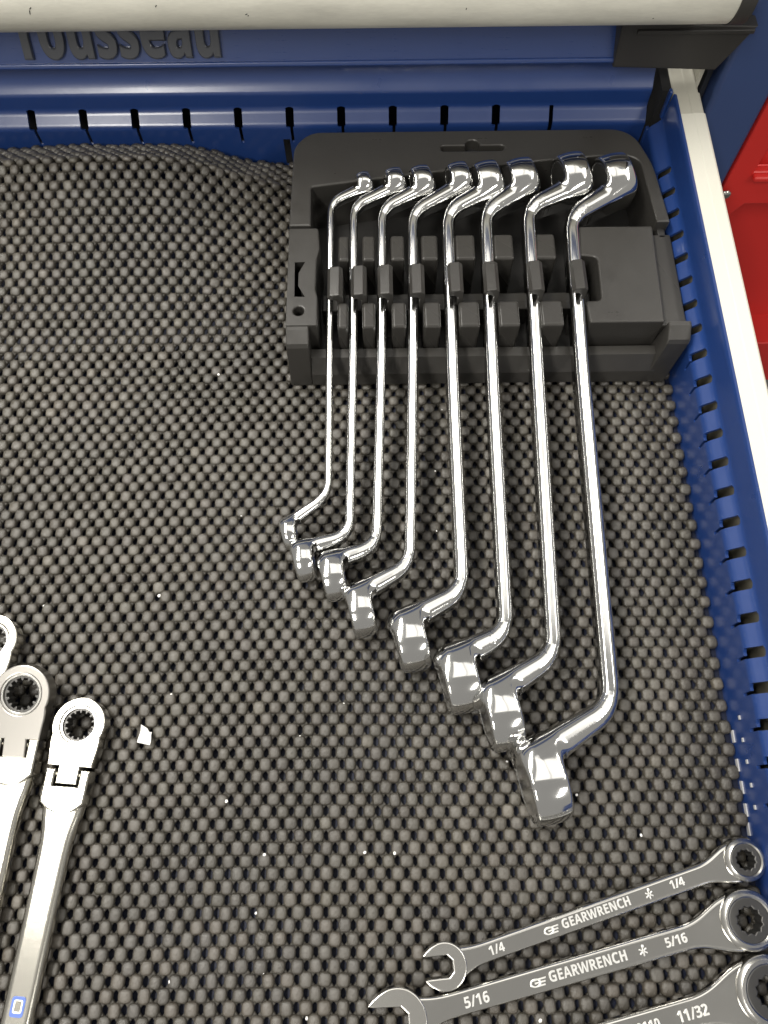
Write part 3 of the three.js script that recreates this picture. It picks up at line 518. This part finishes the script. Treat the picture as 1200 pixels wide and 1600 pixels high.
comboWrench({ a: [2.6, 61.4], b: [123, 33], wd: 7.4, rj: 9.8, slotW: 8, R: 9.7, hole: 4.4, label: 'ratcheting combination wrench marked 5/16, between the 1/4 and the 11/32 wrench',
  marks: [['5/16', 3.2, 22.5, 1.8, 0.95], ['GEARWRENCH', 3.2, 52, 1.4, 0.92], ['5/16', 2.9, 93.5, 1.2, 0.95]], logo: [46.5, 1.7, 1], symbol: [85.5, 0.2] });
comboWrench({ a: [-7, 84], b: [126.2, 54.2], wd: 8.4, rj: 11.4, slotW: 8.8, R: 11.2, hole: 5, label: 'ratcheting combination wrench marked 11/32, cut by the lower edge of the picture',
  marks: [['11/32', 3.3, 30, 1.8, 0.95], ['GEARWRENCH', 3.4, 55, 1.5, 0.92], ['90110', 2.9, 88, 1.4, 0.9], ['11/32', 3.3, 104, 1.5, 0.9]], logo: [49, 1.8, 1.05] });
comboWrench({ a: [-14, 104], b: [127.4, 78.5], wd: 8.6, rj: 12, slotW: 9.6, R: 11.6, hole: 5.4, label: 'ratcheting combination wrench of which only a ring edge shows in the lower right corner',
  marks: [] });

// ------------------------------------------------------------------ flex-head ratcheting wrenches, left
function flexWrench(o) {
  const { c, e, R, Rh, wd, len, label } = o, dx = e[0] - c[0], dz = e[1] - c[1];
  const t = thing('flex_head_wrench', label, 'wrench', [c[0], 4.6, c[1]], 'flex head ratcheting wrenches at the left');
  t.rotation.y = Math.atan2(dx, dz);                                   // local +z runs down the handle
  const k = R / 9.5;
  // head: ring with a tapering neck
  const s = new THREE.Shape(), th = 0.42; s.absarc(0, 0, R, -th, Math.PI + th, false);
  s.bezierCurveTo(-R * 0.97, -R * 0.75, -R * 0.86, -R * 1.05, -R * 0.84, -R * 1.5); s.lineTo(-R * 0.4, -R * 1.5); s.lineTo(-R * 0.4, -R * 2.12); s.lineTo(R * 0.4, -R * 2.12); s.lineTo(R * 0.4, -R * 1.5); s.lineTo(R * 0.84, -R * 1.5); s.bezierCurveTo(R * 0.86, -R * 1.05, R * 0.97, -R * 0.75, R * Math.cos(th), -R * Math.sin(th)); s.closePath();
  const hole = new THREE.Path(); hole.absarc(0, 0, Rh, 0, Math.PI * 2); s.holes.push(hole);
  const head = part('flex_head', slab(s, 1.2, 7.6, 0.5, 3, 40), o.darkened ? M.steelShaded : M.satin, t);
  const hz = o.darkened ? -16.5 : 0; if (o.darkened) { head.position.set(0, 0.0006, 0.0165); head.geometry.translate(0, 0, -0.0165); head.rotation.x = 0.2; }   // this head is bent up a little at its hinge
  const g1 = new THREE.Shape(); g1.absarc(0, 0, Rh + 0.05, 0, Math.PI * 2); const h1 = new THREE.Path(); h1.absarc(0, 0, Rh - 0.9, 0, Math.PI * 2); g1.holes.push(h1);
  part('retaining_ring', slab(g1, 1.8, 7.3, 0.2, 2, 40).translate(0, 0, hz), M.steel, head);
  const g2 = new THREE.Shape(); g2.absarc(0, 0, Rh - 0.6, 0, Math.PI * 2); const h2 = new THREE.Path(), nT = 14;
  for (let i = 0; i < nT; i++) { const a = i / nT * Math.PI * 2, st = Math.PI * 2 / nT; [[0, 0.88], [0.5, 0.88], [0.62, 0.74], [0.9, 0.74]].forEach(([f, r], j) => { const q = a + f * st, rr = (Rh - 0.9) * r; (i || j) ? h2.lineTo(rr * Math.cos(q), rr * Math.sin(q)) : h2.moveTo(rr * Math.cos(q), rr * Math.sin(q)); }); }
  h2.closePath(); g2.holes.push(h2);
  part('spline_gear', slab(g2, 1.4, 6.4, 0.25, 2, 40).translate(0, 0, hz), M.gear, head);
  // fork at the end of the handle
  const f = new THREE.Shape(), z0 = -R * 1.62, z1 = -R * 2.75, hw = R * 0.82;
  f.moveTo(-hw, z0); f.lineTo(-R * 0.46, z0); f.lineTo(-R * 0.46, -R * 2.2); f.lineTo(R * 0.46, -R * 2.2); f.lineTo(R * 0.46, z0); f.lineTo(hw, z0); f.lineTo(hw * 0.98, z1); f.bezierCurveTo(hw * 0.5, z1 - R * 0.5, -hw * 0.5, z1 - R * 0.5, -hw * 0.98, z1); f.closePath();
  const fork = part('fork', slab(f, 0.6, 7.9, 0.7, 3, 24), M.satin, t);
  part('hinge_pin', new THREE.CylinderGeometry(1.1, 1.1, hw * 1.9, 20).rotateZ(Math.PI / 2).translate(0, 4.4, R * 1.78), M.steel, fork);
  // handle
  const w = wd / 2, hs = new THREE.Shape(); hs.moveTo(-hw * 0.94, z1 + R * 0.2); hs.lineTo(hw * 0.94, z1 + R * 0.2); hs.bezierCurveTo(hw * 0.92, z1 - R * 0.7, w * 1.05, z1 - R * 0.7, w * 1.03, z1 - R * 1.9); hs.lineTo(w * 0.9, -len); hs.lineTo(-w * 0.9, -len); hs.lineTo(-w * 1.03, z1 - R * 1.9); hs.bezierCurveTo(-w * 1.05, z1 - R * 0.7, -hw * 0.92, z1 - R * 0.7, -hw * 0.94, z1 + R * 0.2); hs.closePath();
  part('handle', slab(hs, 1, 6.4, 2.2, 7, 24), M.satin, t);
  if (o.mark) {
    const ring = (k0, k1, d) => { const q = new THREE.Shape(); const rr = (S, x, y, r) => { S.moveTo(-x + r, -y); S.lineTo(x - r, -y); S.quadraticCurveTo(x, -y, x, -y + r); S.lineTo(x, y - r); S.quadraticCurveTo(x, y, x - r, y); S.lineTo(-x + r, y); S.quadraticCurveTo(-x, y, -x, y - r); S.lineTo(-x, -y + r); S.quadraticCurveTo(-x, -y, -x + r, -y); }; rr(q, 2.3 * k0, 3 * k0, 1.1 * k0); const q2 = new THREE.Path(); rr(q2, 1.25 * k1, 1.9 * k1, 0.6 * k1); q.holes.push(q2); return slab(q, 0, d, 0.04, 1, 5); };
    for (const z of o.mark) { const m = part('stamped_digit', ring(1, 1, 0.26).translate(0, 6.3, z), M.inkBlue, t); part('bright_edge', ring(0.66, 0.82, 0.3).translate(0.05, 6.31, z - 0.1), M.letter, m); }
  }
  return t;
}
flexWrench({ c: [-114.7, -34.4], e: [-123.4, 62], R: 9.9, Rh: 6.8, wd: 10.8, len: 160, label: 'flex head ratcheting wrench nearest the white paper scrap, its handle with blue stamped digits', mark: [90.6, 98.6] });
flexWrench({ c: [-136.2, -47], e: [-140.6, 30], R: 10.8, Rh: 7.6, wd: 11.6, len: 150, darkened: true, label: 'flex head ratcheting wrench with a dull head, grey as if turned from the lamp, middle one at the left edge' });
flexWrench({ c: [-153.4, -66.5], e: [-158, 10], R: 10.4, Rh: 7, wd: 11.6, len: 150, label: 'flex head ratcheting wrench mostly cut off by the left picture edge, farthest back' });

// ------------------------------------------------------------------ scrap of paper and crumbs on the mat
{
  const g = new THREE.PlaneGeometry(5, 5.4, 8, 8).rotateX(-Math.PI / 2), p = g.attributes.position;
  for (let i = 0; i < p.count; i++) { const x = p.getX(i), z = p.getZ(i); p.setXYZ(i, x * (1 + 0.08 * Math.sin(z)) + z * -0.12 - (z < -2.5 && x > 0 ? x * 0.55 : 0), 0.45 * Math.sin(x * 0.7 + z * 0.5) + 0.09 * Math.max(0, x) ** 2 + 0.05 * Math.max(0, z) ** 2, z + (z < -2.5 ? x * 0.35 - 0.3 : 0) + x * 0.22); }
  const q = g.clone().translate(0, -0.12, 0); g.computeVertexNormals(); q.computeVertexNormals();
  const m = part('paper_scrap', g, M.paper, scene); m.position.set(-0.0914, 0.0052, -0.0305); m.userData = { label: 'small torn white paper scrap lying on the mat', category: 'paper scrap' };
}
{
  const cr = [[-14, -140.7], [-75, -190.2], [22.4, -140.4], [26.6, -171], [22, -112.6], [-102.3, -44.9], [-138.3, -82.2], [-83.5, -46.1], [-98.8, -16.6], [-57.2, -3.4], [-8.4, 10.6], [-59.5, -7.2], [-44.6, 11], [2.4, 11], [-16.4, -42], [-46.7, 29.8], [1.4, 29.8], [-43.5, 47.9], [-75, 50.5], [45, -20], [92, 6], [-60.6, -121], [-120, -150], [-92, -86], [-149, -140], [50.5, 63], [-28, 61.5], [14, 62.5], [70, -8], [-33, -30]];
  const l = cr.map(([x, z]) => new THREE.IcosahedronGeometry(0.45 + rnd() * 0.3, 0).scale(1, 0.5, 0.7 + rnd() * 0.6).rotateY(rnd() * 3).translate(x, 3.6 + lift(x, z), z));
  const m = part('crumbs', l, M.paper, scene); m.userData = { label: 'tiny pale crumbs scattered between the beads of the mat', category: 'debris', kind: 'stuff' };
}
renderer.render(scene, camera);
